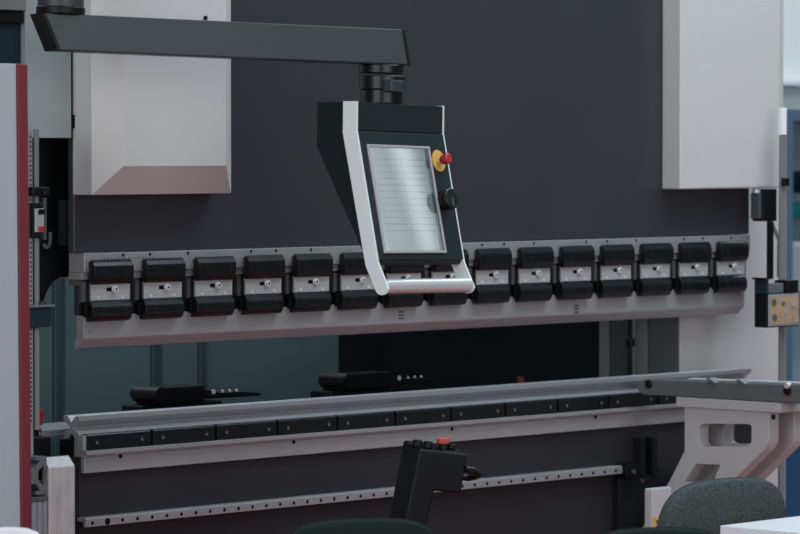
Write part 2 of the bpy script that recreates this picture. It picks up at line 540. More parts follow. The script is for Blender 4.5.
# ------------------------------------------------------------------ punch clamps
def make_clamp():
    t = thing('punch_clamp', 'x', 'tool clamp', (0.025, 0, 1.1835))
    Wc = 0.137
    up = [(-.010, .156), (-.014, .156), (-.020, .150), (-.025, .141), (-.026, .136), (-.026, .112), (-.025, .109), (-.020, .098), (-.016, .0945), (-.010, .0945)]
    lo = [(.0025, .0535), (-.010, .0535), (-.017, .047), (-.0215, .038), (-.0225, .034), (-.0225, .020), (-.0215, .014), (-.016, .005), (-.011, 0.0015), (.0025, 0.0015)]
    u = MB().prism('x', up, 0.006, Wc + 0.003).build('upper_bar', 'black_bar', t, 0.001)
    lw = MB().prism('x', lo, 0.003, Wc).build('lower_bar', 'black_bar', t, 0.001)
    MB().box(-0.006, 0.0025, -0.006, 0.0024, 0.012, 0.045).build('end_lug', 'black_plastic', t, 0.001)
    MB().box(0.010, Wc - 0.004, -0.0098, -0.0008, 0.100, 0.152).build('upper_mount', 'dark_steel', t)
    MB().box(0.008, Wc - 0.004, -0.004, 0.0195, 0.054, 0.0975).build('clamp_body', 'dark_steel', t)
    MB().box(0.010, Wc - 0.004, 0.0042, 0.0155, 0.0145, 0.050).build('lower_mount', 'dark_steel', t)
    MB().box(Wc - 0.003, Wc + 0.012, 0.002, 0.0195, 0.040, 0.078).build('side_lug', 'dark_steel', t, 0.001)
    MB().box(-0.006, 0.007, 0.006, 0.0195, 0.050, 0.1015).build('side_spacer', 'dull_steel', t, 0.001)
    pl = MB().box(0.008, Wc + 0.003, -0.0105, -0.0042, 0.0542, 0.0978).build('wedge_plate', 'plate_steel', t, 0.0006)
    sl = [(0.064 + 0.005 * math.cos(a_), 0.081 + 0.005 * math.sin(a_)) for a_ in [PI / 2 + k * PI / 8 for k in range(9)]]
    sl += [(0.084 + 0.005 * math.cos(a_), 0.081 + 0.005 * math.sin(a_)) for a_ in [-PI / 2 + k * PI / 8 for k in range(9)]]
    MB().prism('y', sl, -0.0109, -0.009).build('slot', 'black_hole', pl)
    bo = MB().cyl((0.087, -0.0109, 0.081), (0.087, -0.0135, 0.081), 0.0105, 20).cyl((0.087, -0.0135, 0.081), (0.087, -0.018, 0.081), 0.0075, 16).build('bolt', 'bright_steel', pl, 0.0006)
    MB().cyl((0.087, -0.0178, 0.081), (0.087, -0.0183, 0.081), 0.0035, 6).build('socket', 'black_hole', pl)
    for x in (0.031, 0.113):
        MB().cyl((x, -0.0105, 0.0605), (x, -0.0125, 0.0605), 0.0042, 10).build('pin', 'bright_steel', pl)
    for bar, z, f, x0 in ((u, 0.124, -0.026, 0.003), (lw, 0.027, -0.0225, -0.001)):
        for x in (0.034 + x0, 0.112 + x0):
            a_ = MB()
            n = 16
            a_.holed('y', [(x + 0.0078 * math.cos(2 * PI * k / n), z + 0.0078 * math.sin(2 * PI * k / n)) for k in range(n)],
                     [[(x + 0.0042 * math.cos(2 * PI * k / 6), z + 0.0042 * math.sin(2 * PI * k / 6)) for k in range(6)]], f - 0.0016, f + 0.0005)
            a_.build('screw', 'black_screw', bar)
    return t


c0 = make_clamp()
NC = 15
for i in range(NC):
    c = c0 if i == 0 else copy_tree(c0)
    c.location.x = 0.0265 + i * (2.561 - 0.0265) / (NC - 1)
    if i == 0:
        c['label'] = 'black two-bar punch clamp at the far left end of the rail'
    elif i == NC - 1:
        c['label'] = 'black two-bar punch clamp at the far right end of the rail'
    elif i in (6, 7):
        c['label'] = 'black two-bar punch clamp behind the %s half of the silver pendant handle' % ('left' if i == 6 else 'right')
    elif i < 6:
        c['label'] = 'black two-bar punch clamp, %s from the left end of the rail' % ORD[i]
    else:
        c['label'] = 'black two-bar punch clamp, %s from the right end of the rail' % ORD[NC - 1 - i]
    c['group'] = 'punch clamps along the mounting rail'

# ------------------------------------------------------------------ die, holder, clamp plates
dp = [(-.03, .058), (-.03, .047), (-.007, .030), (-.007, .027), (-.03, .012), (-.03, 0), (-.014, 0), (0, .014), (.014, 0), (.03, 0), (.03, .012),
      (.007, .027), (.007, .030), (.03, .047), (.03, .058), (.015, .058), (0, .042), (-.015, .058)]
t = thing('die_rail', 'long steel cross-profile die lying along the top of the bed', 'press tool', (0.008, 0.035, 0.8902))
MB().prism('x', dp, 0, 2.747).build('die', 'die_steel', t, 0.0007)
ho = thing('die_holder', 'long steel die holder bar carrying the black clamping plates', 'tool holder', (0, 0, 0.8465))
MB().prism('x', [(0.0005, .043), (0.0005, .0165), (-.026, .0165), (-.026, .006), (-.014, .006), (-.014, 0), (.02, 0), (.02, .043)], 0.004, 2.75).build('holder', 'ground_steel', ho, 0.0008)
MB().box(0.0, 2.75, 0.0203, 0.07, 0, .043).build('holder_base', 'black_plastic', ho, 0.001)
MB().box(-0.004, 0.0075, -0.021, -0.0, 0.0168, 0.055).build('end_stop', 'ground_steel', ho, 0.0008)


def make_plate():
    t = thing('die_clamp_plate', 'x', 'clamp plate', (0.010, 0, 0.8635))
    Wp = 0.218
    b_ = MB().prism('x', [(0, .040), (-.018, .040), (-.021, .036), (-.021, 0.0), (0, 0.0)], 0, Wp).build('plate', 'black_bar', t, 0.001)
    for x in (0.032, 0.186):
        MB().cyl((x, -0.0208, 0.018), (x, -0.0235, 0.018), 0.0078, 14).build('screw', 'black_screw', t, 0.0008)
        MB().cyl((x, -0.0232, 0.018), (x, -0.0238, 0.018), 0.004, 6).build('screw_socket', 'alu_dark', t)
    return t


pl0 = make_plate()
for i in range(12):
    c = pl0 if i == 0 else copy_tree(pl0)
    c.location.x = 0.010 + i * 0.2268
    if i == 0:
        c['label'] = 'black two-screw die clamping plate at left end of the holder'
    elif i >= 10:
        c['label'] = 'black two-screw die clamping plate %s' % ('hidden behind the white bracket at right end' if i == 11 else 'just right of the grey sheet support arm')
    elif i < 5:
        c['label'] = 'black two-screw die clamping plate, %s from the left end' % ORD[i]
    else:
        c['label'] = 'black two-screw die clamping plate, %s to the left of the grey support arm' % ORD[9 - i]
    c['group'] = 'die clamping plates along the holder'

# ------------------------------------------------------------------ bed, bed rail, support rail
bd = thing('press_bed', 'wide dark grey lower bed plate of the press', 'machine bed', (0.002, 0, 0))
MB().box(0, 2.75, 0, 0.09, 0, 0.806).build('bed_plate', 'bed_paint', bd, 0.002)
MB().box(0, 2.75, 0.0, 0.085, 0.8065, 0.846).build('bed_cap', 'dark_steel', bd)
t = thing('bed_rail', 'pale steel strip with small holes under the die holder', 'rail', (0.008, -0.013, 0.806))
MB().box(0, 2.735, 0, 0.0128, 0, 0.040).build('strip', 'ground_steel', t, 0.001)
for px, py in ((120.5, 455), (293.75, 440.7), (452, 428.4), (595.5, 415.5)):
    x = onY(px, py, -0.013).x - 0.008
    MB().cyl((x, 0.001, 0.036), (x, -0.0006, 0.036), 0.006, 12).build('strip_hole', 'black_hole', t)
t = thing('support_rail', 'slim steel rail with a row of holes low on the bed', 'rail', (-0.005, -0.032, 0.672))
Lr = 2.10
MB().prism('x', [(0, 0.001), (0, 0.0205), (0.005, 0.0235), (0.0315, 0.0235), (0.0315, 0.014), (0.010, 0.014), (0.010, 0.001)], 0, Lr).build('rail_bar', 'ground_steel', t, 0.0006)
for k in range(41):
    x = 0.022 + k * 0.0512
    if x < Lr - 0.01:
        MB().cyl((x, 0.001, 0.0105), (x, -0.0006, 0.0105), 0.0048 if k != 1 else 0.009, 10).build('rail_hole', 'black_hole', t)

# black hardware on the bed right of the support rail
xh = onY(626, 490, -0.05).x
hb = thing('cable_box', 'black hardware box on the bed right of the holed rail', 'machine box', (xh, -0.0005, 0.3))
xw = onY(690, 490, -0.05).x - xh
MB().box(0.0, xw, -0.024, 0, -0.1, 0.36).build('box', 'dark_void', hb, 0.003)
MB().box(0.005, 0.075, -0.05, -0.0005, 0.361, 0.40).build('bracket', 'black_plastic', hb, 0.003)
MB().box(0.095, 0.115, -0.03, -0.0005, 0.361, 0.47).build('post', 'dark_void', hb, 0.002)
MB().box(0.15, 0.17, -0.03, -0.0005, 0.361, 0.47).build('post', 'dark_void', hb, 0.002)
for x, z in ((0.03, 0.378), (0.10, 0.345), (0.15, 0.28), (0.05, 0.15)):
    MB().cyl((x, -0.024 if z < 0.36 else -0.05, z), (x, -0.03 if z < 0.36 else -0.058, z), 0.006, 10).build('bolt', 'dull_steel', hb)
a = onY(652, 489, -0.30)
b = onY(672, 489, -0.30)
bx = thing('junction_box', 'pale grey box with yellow tag behind the fabric chair', 'box', (a.x, -0.30, 0))
MB().box(0, b.x - a.x, 0, 0.028, 0.0, a.z).build('box', 'frame_paint', bx, 0.004)
q = onY(653.5, 518, -0.30)
MB().box(q.x - a.x - 0.004, q.x - a.x + 0.035, -0.0015, 0.001, q.z - 0.05, q.z + 0.003).build('yellow_tag', 'yellow', bx)
q = onY(657, 524, -0.3017)
for k in range(4):
    x = q.x - a.x - 0.004 + 0.009 * (k % 2)
    z = q.z + 0.008 - 0.017 * (k // 2)
    MB().box(x, x + 0.005, -0.0019, -0.0014, z - 0.006, z + 0.003).build('tag_mark', 'black_plastic', bx)

# ------------------------------------------------------------------ backgauge and left hardware
def gauge(px, py, wpx, lab):
    Y = 0.36
    a = onY(px, py, Y)
    s_ = 0.0036
    k = wpx / 125.0
    t = thing('backgauge_finger', lab, 'gauge stop', (a.x, Y, 0.80))
    top = a.z - 0.80
    wv = (onY(px + wpx, py, Y).x - a.x)
    MB().box(0.012, wv * 0.45, -0.04, 0.04, top - 0.045, top).build('stop_block', 'black_plastic', t, 0.004)
    MB().cyl((0.02, -0.055, top - 0.018), (0.02, 0.045, top - 0.018), 0.022, 16).build('stop_roller', 'black_plastic', t, smooth=True)
    MB().box(-0.03, wv * 0.62, -0.03, 0.05, top - 0.085, top - 0.046).build('slide', 'black_plastic', t, 0.004)
    MB().prism('y', [(wv * 0.45, top - 0.04), (wv * 0.45, top - 0.014), (wv * 0.60, top - 0.018), (wv * 0.63, top - 0.026), (wv * 0.8, top - 0.026), (wv * 1.0, top - 0.034), (wv, top - 0.042)], -0.012, 0.012).build('finger', 'black_bar', t, 0.001)
    MB().box(0.05, 0.12, -0.03, 0.05, 0.0, top - 0.086).build('carrier', 'black_plastic', t)
    for f in (0.49, 0.58, 0.66, 0.72, 0.78):
        MB().cyl((wv * f, -0.012, top - 0.022), (wv * f, -0.015, top - 0.022), 0.004 if f != 0.58 else 0.007, 10).build('screw', 'bright_steel', t)
    return t


gauge(142, 388, 116, 'black backgauge finger in front of the teal panels, left of two')
gauge(330, 374.5, 112, 'black backgauge finger in front of the black gap, right of two')
bm_ = MB().box(-0.2, 2.5, 0.28, 0.46, 0.74, 0.7995).build('backgauge_beam', 'black_plastic', None, 0.003)
tag(bm_, 'long black beam behind the die carrying the two gauge fingers', 'machine beam')
q = onY(521, 381, 0.32)
t = MB().cyl((q.x, 0.32, 0.80), (q.x, 0.32, q.z + 0.012), 0.011, 12).build('marker_cap', 'red_paint', None, 0.002)
tag(t, 'small red cap just above the die, right of centre', 'cap')

Yl = 0.16
a = onY(37, 424, Yl)
t = thing('slide_rail', 'pale steel slide rail end sticking out left of the die', 'rail', (a.x, Yl, a.z - 0.02))
MB().prism('x', [(-.02, -.012), (-.02, .004), (-.008, .012), (.03, .018), (.03, -.012)], 0, 0.16).build('rail_bar', 'die_steel', t, 0.001)
MB().cyl((-0.001, -0.008, -0.004), (-0.006, -0.008, -0.004), 0.006, 10).build('end_screw', 'bright_steel', t)
MB().box(0.0, 0.15, -0.02, 0.03, -0.03, -0.0125).build('rail_base', 'alu_dark', t)
a = onY(32, 410, 0.155)
b = onY(41.5, 425, 0.155)
t = MB().box(a.x, b.x, 0.148, 0.175, b.z, a.z).build('stop_cap', 'button_red', None, 0.002)
tag(t, 'small red block beside the red guard edge, left of the die', 'cap')
Ya = -0.1
a = onY(29, 438, 0.06)
b = onY(72, 456, 0.06)
t = MB().box(a.x + 0.012, min(b.x - 0.02, -0.036), 0.06, 0.135, b.z - 0.02, a.z).build('drive_box', 'black_plastic', None, 0.004)
tag(t, 'black box under the slide rail at left end of bed', 'machine box')
t = MB().box(-0.035, 0.0005, 0.0, 0.055, 0.45, 0.845).build('bed_end_bar', 'dark_void', None, 0.002)
tag(t, 'black upright bar closing the left end of the bed', 'machine bar')

# aluminium post in front of the left bed end
Yp = -0.20
a = onY(49, 468, Yp)
b = onY(75, 468, Yp)
ap = thing('metal_post', 'square mottled pale metal post with sloped top, left of bed', 'post', (a.x, Yp, 0))
wp = b.x - a.x
zt = a.z
MB().prism('x', [(0, 0.0), (0, zt), (0.022, zt + 0.024), (0.026, zt + 0.024), (0.026, 0)], 0, wp).build('post', 'post_alu', ap, 0.003)
# T-slot extrusions left of the post


def tslot(r, n=1):
    pts = []
    for k in range(4):
        a_ = k * PI / 2
        for (u, v) in ((-r, -r), (-r * .28, -r), (-r * .28, -r * .8), (-r * .55, -r * .8), (-r * .25, -r * .42), (r * .25, -r * .42), (r * .55, -r * .8), (r * .28, -r * .8), (r * .28, -r)):
            pts.append((u * math.cos(a_) - v * math.sin(a_), u * math.sin(a_) + v * math.cos(a_)))
    return pts


c = onY(37.5, 476, -0.195)
c.x = ap.location.x - 0.0485
t = thing('slotted_profile', 'dark slotted extrusion end beside the post, lying level', 'profile bar', (c.x, -0.195, c.z))
MB().prism('y', [(p_[0], p_[1]) for p_ in tslot(0.046)], 0, 0.075).build('profile', 'alu_dark', t, 0.001)
zb = c.z - 0.052
MB().box(-0.04, 0.048, -0.002, 0.075, -0.062, -0.0505).build('base_plate', 'dull_steel', t, 0.001)
up_ = thing('ribbed_upright', 'ribbed grey upright under the slotted extrusion end', 'upright', (c.x, -0.195, 0))
m_ = MB().box(-0.04, 0.046, 0.004, 0.075, 0, c.z - 0.063)
for k in range(5):
    m_.box(-0.038 + k * 0.018, -0.028 + k * 0.018, -0.002, 0.004, 0, c.z - 0.063)
m_.build('upright', 'alu', up_)

# ------------------------------------------------------------------ left guard panel with red edge
Yg = -0.36
gp = thing('guard_panel', 'tall pale grey guard panel with dark red edge at far left', 'guard panel', (0, 0, 0))


def g3(px, py, Y):
    return onY(px, py, Y)


A, B, C_, D_ = g3(-60, 62, Yg), g3(16.3, 62, Yg), g3(20.9, 560, Yg), g3(-60, 560, Yg)
lean = (C_.x - B.x) / (C_.z - B.z)
xb = C_.x - C_.z * lean
MB().add([(A.x, Yg, A.z), (B.x, Yg, A.z), (xb, Yg, 0), (A.x, Yg, 0), (A.x, Yg + .04, A.z), (B.x, Yg + .04, A.z), (xb, Yg + .04, 0), (A.x, Yg + .04, 0)],
         [(0, 1, 2, 3), (4, 7, 6, 5), (0, 4, 5, 1), (1, 5, 6, 2), (2, 6, 7, 3), (3, 7, 4, 0)]).build('panel', 'guard_paint', gp, 0.002)
E1 = g3(26.6, 62, Yg)
we = E1.x - B.x
m_ = MB()
y0 = Yg - 0.004
m_.add([(B.x + .0005, y0, A.z), (B.x + we, y0, A.z), (xb + we, y0, 0), (xb + .0005, y0, 0), (B.x + .0005, y0 + .05, A.z), (B.x + we, y0 + .05, A.z), (xb + we, y0 + .05, 0), (xb + .0005, y0 + .05, 0)],
       [(0, 1, 2, 3), (4, 7, 6, 5), (0, 4, 5, 1), (1, 5, 6, 2), (2, 6, 7, 3), (3, 7, 4, 0)])
m_.build('edge_trim', 'red_paint', gp, 0.002)

# dark header behind the panel, top left
a = onY(-40, 9, 0.02)
b = onY(25.5, 40, 0.02)
b.x -= 0.016
hd = thing('control_cabinet', 'dark blue-black cabinet behind the guard panel, top left', 'cabinet', (a.x, 0.02, 0))
MB().box(0, b.x - a.x, 0, 0.1, 0.0, a.z - 0.0).build('body', 'navy', hd, 0.004)
MB().box(0, b.x - a.x, -0.012, -0.0005, a.z - 0.03, a.z).build('header_strip', 'black_plastic', hd, 0.002)
MB().box(-0.05, b.x - a.x - 0.0, -0.02, 0.11, a.z + 0.0005, a.z + 0.05).build('top_rail', 'grey_strip', hd, 0.003)

# ------------------------------------------------------------------ left light sensor and dotted strip
Ys = -0.10
a = onY(29.2, 129, Ys)
b = onY(32.6, 129, Ys)
zl0 = onY(30, 430, Ys).z
sr = thing('sensor_rail', 'thin upright rail with dotted strip beside the red edge', 'rail', (a.x, Ys, 0))
MB().box(-0.01, b.x - a.x - 0.001, 0, 0.03, 0.0, a.z).build('dotted_strip', 'alu', sr)
for k in range(60):
    z = zl0 + 0.02 + k * (a.z - zl0 - 0.03) / 60
    MB().box(0.002, 0.006, -0.0006, 0.001, z, z + 0.005).build('dot', 'black_plastic', sr)
MB().cyl((b.x - a.x + 0.008, -0.004, zl0), (b.x - a.x + 0.008, -0.004, a.z), 0.0065, 12).build('guide_tube', 'grey_strip', sr, smooth=True)

ax = onY(36, 185, Ys - .02)
sn = thing('laser_sensor', 'black sensor with pale window clamped on left rail', 'sensor', (ax.x, Ys - 0.02, ax.z))


def lp(px, py, Y=Ys - .02):
    q_ = onY(px, py, Y)
    return q_.x - ax.x, q_.z - ax.z


x0, z0 = lp(30, 187)
x1, z1 = lp(47, 196)
MB().box(x0, x1, -0.01, 0.016, z1, z0).build('clamp', 'black_plastic', sn, 0.003)
MB().cyl((lp(41, 192)[0], -0.011, lp(41, 192)[1]), (lp(41, 192)[0], -0.014, lp(41, 192)[1]), 0.006, 10).build('clamp_screw', 'black_screw', sn)
x0, z0 = lp(33.5, 203)
x1, z1 = lp(44, 238)
MB().box(x0, x1, 0.0, 0.016, z1, z0).build('housing', 'black_plastic', sn, 0.003)
xa, za = lp(34.5, 208.5)
xc, zc = lp(43, 232)
MB().box(xa - 0.001, xc, -0.004, -0.0002, zc, za).build('window', 'plate_steel', sn, 0.001)
for py in (211, 228):
    x_, z_ = lp(39.5, py)
    MB().box(x_ - 0.008, x_ + 0.012, -0.0065, -0.0042, z_ - 0.008, z_ + 0.004).build('lens', 'black_hole' if py == 211 else 'button_red', sn, 0.001)
for px, py in ((36, 205.5), (40, 205.5), (36, 235.5), (40, 235.5)):
    x_, z_ = lp(px, py)
    MB().cyl((x_, -0.0002, z_), (x_, -0.006, z_), 0.005, 10).build('screw', 'black_screw', sn)
x0, z0 = lp(45, 198)
x1, z1 = lp(48.5, 240)
MB().box(x0, x1, 0.006, 0.016, z1, z0).build('back_plate', 'green_grey', sn, 0.001)
x0, z0 = lp(29, 308)
x1, z1 = lp(52, 327)
lb = thing('rail_bracket', 'dark bracket at the foot of left sensor rail', 'bracket', (ax.x, Ys - 0.02, ax.z))
MB().box(x0, x1, 0.0, 0.016, z1, z0).build('block', 'navy', lb, 0.003)
x2, z2 = lp(54, 307)
MB().box(x0, x2, -0.006, 0.017, z0 + 0.0005, z0 + 0.006).build('shelf', 'alu_dark', lb, 0.001)
MB().cyl((lp(44, 306)[0], 0.006, z0 + 0.006), (lp(44, 306)[0], 0.006, z0 + 0.014), 0.008, 10).build('nut', 'black_screw', lb)

# ------------------------------------------------------------------ right sensor
Yr = -0.13
a = onY(781.5, 108, Yr)
b = onY(788, 108, Yr)
rr = thing('sensor_rail', 'tall upright metal rail right of the pale cover', 'rail', (a.x, Yr, 0))
wr = b.x - a.x
MB().box(0, wr * 0.72, 0, 0.010, 0.0, onY(783, 135, Yr).z).build('rail', 'grey_strip', rr, 0.002)
MB().box(0, wr * 0.72, -0.003, 0.012, onY(783, 135, Yr).z, a.z).build('end_cap', 'table_white', rr, 0.002)
MB().box(wr * 0.75, wr * 1.0, 0.004, 0.010, 0.0, onY(783, 112, Yr).z).build('side_strip', 'alu', rr, 0.001)
q = onY(783, 182, Yr)
MB().box(-0.002, wr * 0.8, -0.012, -0.0, q.z - 0.012, q.z + 0.012).build('clip', 'black_plastic', rr, 0.002)
a = onY(763, 189, Yr + .04)
b = onY(777, 221, Yr + .04)
t = thing('mirror_block', 'black block under right end of pale right cover', 'machine block', (a.x, Yr + .04, b.z))
MB().box(0.0, b.x - a.x, 0, 0.042, 0, a.z - b.z).build('block', 'black_plastic', t, 0.003)
MB().box(-0.012, -0.0005, 0.005, 0.038, 0.008, a.z - b.z - 0.012).build('end_plate', 'green_grey', t, 0.002)
MB().cyl((-0.006, 0.02, a.z - b.z - 0.0115), (-0.006, 0.02, a.z - b.z - 0.002), 0.012, 12).build('nut', 'alu', t)
xa = onY(769, 250, Yr + .05).x
xb2 = onY(772.5, 250, Yr + .05).x
z0 = onY(770, 279, Yr + .05).z
z1 = b.z - 0.0005
t = MB().box(xa, xb2, Yr + .045, Yr + .06, z0, z1).build('cable_duct', 'black_plastic', None, 0.002)
tag(t, 'thin black upright strip between the black block and sensor box', 'strip')
xa = onY(775.5, 250, Yr + .03).x
t = MB().tube([(xa + .022, Yr + .06, z1 - 0.008), (xa + .020, Yr + .03, z1 - .06), (xa + .017, Yr + .03, z0 + .1), (xa + .017, Yr + .03, z0 + 0.004)], 0.006, 8).build('cable', 'alu_dark', None, smooth=True)
tag(t, 'grey cable hanging from the black block beside the rail', 'cable')
Yq = Yr - 0.05
a = onY(767, 294, Yq)
b = onY(799, 326, Yq)
t = thing('laser_receiver', 'black sensor box with tan window on right rail', 'sensor', (a.x, Yq, b.z))
w_ = b.x - a.x
h_ = a.z - b.z
MB().box(0, w_, 0.0, 0.048, 0, h_).build('housing', 'black_plastic', t, 0.003)
MB().box(w_ * 0.03, w_ * 0.97, -0.004, -0.0005, 0.004, h_ - 0.002).build('window_frame', 'alu', t, 0.001)
win = MB().box(w_ * 0.07, w_ * 0.93, -0.006, -0.0045, 0.010, h_ - 0.008).build('window', 'tan', t)
for fx, fz in ((0.16, 0.75), (0.18, 0.3), (0.45, 0.7), (0.52, 0.45), (0.75, 0.65)):
    MB().cyl((w_ * fx, -0.006, h_ * fz), (w_ * fx, -0.009, h_ * fz), 0.010 if fx < 0.4 else 0.006, 10).build('fitting', 'dull_steel' if fx < 0.5 else 'plate_steel', win)
MB().box(-0.002, w_ * 0.05, 0.0, 0.046, h_ + 0.0005, h_ + 0.042).build('top_block', 'navy', t, 0.001)
MB().box(w_ * 0.62, w_ * 0.99, 0.0, 0.048, h_ + 0.0005, h_ + 0.038).build('top_block', 'black_plastic', t, 0.003)
MB().box(-0.012, w_ * 0.07, -0.004, 0.048, h_ + 0.0425, h_ + 0.048).build('lid', 'black_plastic', t, 0.001)
MB().box(w_ * 0.08, w_ * 0.60, 0.01, 0.046, h_ + 0.0005, h_ + 0.03).build('centre_block', 'alu_dark', t, 0.002)

# ------------------------------------------------------------------ sheet support arm and its white bracket
XA = 2.14
sa = thing('sheet_support_arm', 'dark grey sheet support arm reaching out from the die at right', 'support arm', (XA, -0.05, 0.902))
Ln = 1.0
MB().prism('x', [(0, 0.012), (0, 0.042), (-0.03, 0.046), (-Ln, 0.060), (-Ln, 0.0), (-0.02, 0.0)], 0, 0.075).build('beam', 'arm_grey', sa, 0.004)
MB().prism('x', [(-0.17, 0.049), (-0.17, 0.0535), (-Ln, 0.0655), (-Ln, 0.061)], 0.024, 0.05).build('top_strip', 'bright_steel', sa, 0.001)
for px, py in ((712, 379), (742, 378.5)):
    q = onX(px, py, XA)
    y = q.y + 0.05
    MB().prism('x', [(y + 0.018, 0.052 - 0.012 * y), (y - 0.012, 0.040 - 0.012 * y), (y - 0.018, 0.043 - 0.012 * y), (y + 0.010, 0.057 - 0.012 * y)], -0.006, 0.03).build('top_clip', 'alu_dark', sa, 0.001)
for px, py, r_ in ((649, 384, 0.013), (788, 391, 0.013)):
    q = onX(px, py, XA)
    MB().cyl((0.001, q.y + 0.05, q.z - 0.902), (-0.006, q.y + 0.05, q.z - 0.902), r_, 14).build('plug', 'black_plastic', sa, 0.002)
    if px > 700:
        MB().cyl((0.001, q.y + 0.045, q.z - 0.902 - 0.010), (-0.004, q.y + 0.045, q.z - 0.902 - 0.010), 0.005, 10).build('red_dot', 'button_red', sa)
        MB().cyl((0.006, q.y + 0.05, q.z - 0.902 + 0.018), (-0.008, q.y + 0.05, q.z - 0.902 + 0.014), 0.008, 10).build('clip_head', 'bright_steel', sa)

br = thing('support_bracket', 'pale grey bracket with oval slots under the support arm', 'bracket', (XA, 0, 0))
X1 = 0.008


def bp(px, py):
    q_ = onX(px, py, XA + X1)
    return (q_.y, q_.z)


rightc = [bp(768.5, 407), bp(768.5, 438), bp(767.5, 444), bp(764.5, 449.5), bp(759, 455)]
diag = bp(736.5, 477)
dy = (diag[0] - rightc[-1][0]) / (diag[1] - rightc[-1][1])
yl, zl = diag
ze = 0.30
outer = rightc + [diag, (-0.12, zl + (-0.12 - yl) / dy), (-0.12, 0.25), (-0.034, 0.25), (-0.034, 0.47)]
lft = [bp(670, 480), bp(684.5, 451), bp(684.5, 407)]
outer += lft


def slotloop(px0, px1, py0, py1):
    r = 6
    pts = []
    for cx, cy, a0 in ((px0 + r, py0 + r, PI), (px1 - r, py0 + r, 1.5 * PI), (px1 - r * 1.2, py1 - r * 1.2, 0), (px0 + r, py1 - r, 0.5 * PI)):
        for k in range(6):
            a_ = a0 + k * PI / 10
            pts.append(bp(cx + r * math.cos(a_), cy + r * math.sin(a_)))
    return pts


h1 = slotloop(698.5, 752.5, 424, 447)
h2 = [bp(696, 464), bp(720, 465), bp(712, 484), bp(684, 482)]
for k, x0 in enumerate((X1, X1 + 0.118)):
    MB().holed('x', outer, [h1, h2], x0, x0 + 0.048).build('side_box', 'bracket_paint', br, 0.0015)
yf0 = onX(676, 400, XA).y
yf1 = onX(774, 402, XA).y
MB().box(0.0, 0.19, yf1 - 0.02, yf0, bp(700, 408.2)[1] + 0.0008, 0.9015).build('top_plate', 'bracket_paint', br, 0.002)
MB().box(X1 + 0.0485, X1 + 0.1175, -0.12, -0.034, 0.3, 0.45).build('cross_plate', 'bracket_paint', br)
MB().cyl((X1 + 0.02, rightc[0][0] - 0.0005, 0.858), (X1 + 0.02, rightc[0][0] - 0.004, 0.858), 0.008, 10).build('front_bolt', 'black_plastic', br)

# ------------------------------------------------------------------ pendant arm
DP = 9.1
ADEG = -22.0
adir = Vector((math.cos(R(ADEG)), math.sin(R(ADEG)), 0))
neck = atD(382, 84, DP)
armc = atD(382, 47, DP)
ar = thing('pendant_arm', 'long dark grey swing arm holding the control pendant', 'swing arm', (armc.x, armc.y, armc.z), (0, R(1.6), R(ADEG)))
hh, wh = 0.0435, 0.046
Lf = 0.893


def armprism(x0, x1, name, m, parent, grow=0.0, bev=0.004):
    hz = hh + grow
    wz = wh + grow
    sl, srt = (0.042, 0.022)
    v = []
    for y in (-wz, wz):
        v += [(x0[0], y, hz), (x1[0], y, hz), (x1[1], y, -hz), (x0[1], y, -hz)]
    return MB().add(v, [(0, 1, 2, 3), (7, 6, 5, 4), (0, 4, 5, 1), (1, 5, 6, 2), (2, 6, 7, 3), (3, 7, 4, 0)]).build(name, m, parent, bev, seg=3)


armprism((-Lf, -Lf + 0.040), (0.034, 0.052), 'beam', 'arm_paint', ar)
armprism((-Lf - 0.006, -Lf + 0.034), (-Lf - 0.0003, -Lf + 0.0397), 'end_cap', 'black_plastic', ar, 0.0, 0.001)
armprism((0.0343, 0.0523), (0.040, 0.058), 'end_cap', 'black_plastic', ar, 0.0, 0.001)
MB().cyl((-Lf + 0.055, 0, hh + 0.0005), (-Lf + 0.055, 0, hh + 0.018), 0.058, 32).build('pivot_ring', 'black_plastic', ar, 0.002, smooth=True)
MB().cyl((-Lf + 0.055, 0, hh + 0.0185), (-Lf + 0.055, 0, 0.42), 0.055, 32).build('pivot_post', 'arm_paint', ar, smooth=True)
MB().box(-Lf - 0.0, -Lf + 0.14, -0.03, 0.55, 0.421, 0.49).build('mount_beam', 'arm_paint', ar, 0.004)
MB().cyl((0, 0, -hh - 0.0005), (0, 0, -hh - 0.022), 0.056, 32).build('swivel_ring', 'black_bar', ar, 0.002, smooth=True)

# ------------------------------------------------------------------ control pendant
zt_ = atD(400, 105, DP).z
s_px = FPX / DP
YAW = R(8.0)
u = Vector((math.cos(YAW), math.sin(YAW), 0))
bk = Vector((-math.sin(YAW), math.cos(YAW), 0))
# top front left corner is seen at (358,103); neck centre lies at local (0.14, 0.075)
corner = Vector((neck.x, neck.y, 0)) - u * 0.184 - bk * 0.0565
pd = thing('control_pendant', 'dark control pendant with a lit screen hanging from the arm', 'control panel', (corner.x, corner.y, atD(358, 102.5, DP).z), (0, R(1.2), YAW))
Wd = 0.374
# side profile (y back positive, z)
tipf = (-0.098, -0.456)
hs = [(0.003, 0), (0.003, -0.0705), (-0.0632, -0.381), (-0.054, -0.394), (-0.034, -0.392), (0.124, -0.108), (0.124, 0)]
MB().prism('x', hs, 0.006, Wd - 0.006).build('housing', 'pendant_dark', pd, 0.002)
# front skins: upper cap and tilted fascia
tl = math.hypot(0.0675, 0.3175)
MB().prism('x', [(0.0015, -0.001), (0.0015, -0.0675), (0.003 - 0.0002, -0.0675), (0.003 - 0.0002, -0.001)], 0.0065, Wd - 0.0065).build('upper_cap', 'pendant_teal', pd, 0.0005)
tilt = math.atan2(0.0675, 0.3175)
fa = bpy.data.objects.new('fascia_pivot', None)


def tilted(o):
    o.location = (0.0, 0.003, -0.0705)
    o.rotation_euler = (-tilt, 0, 0)
    return o


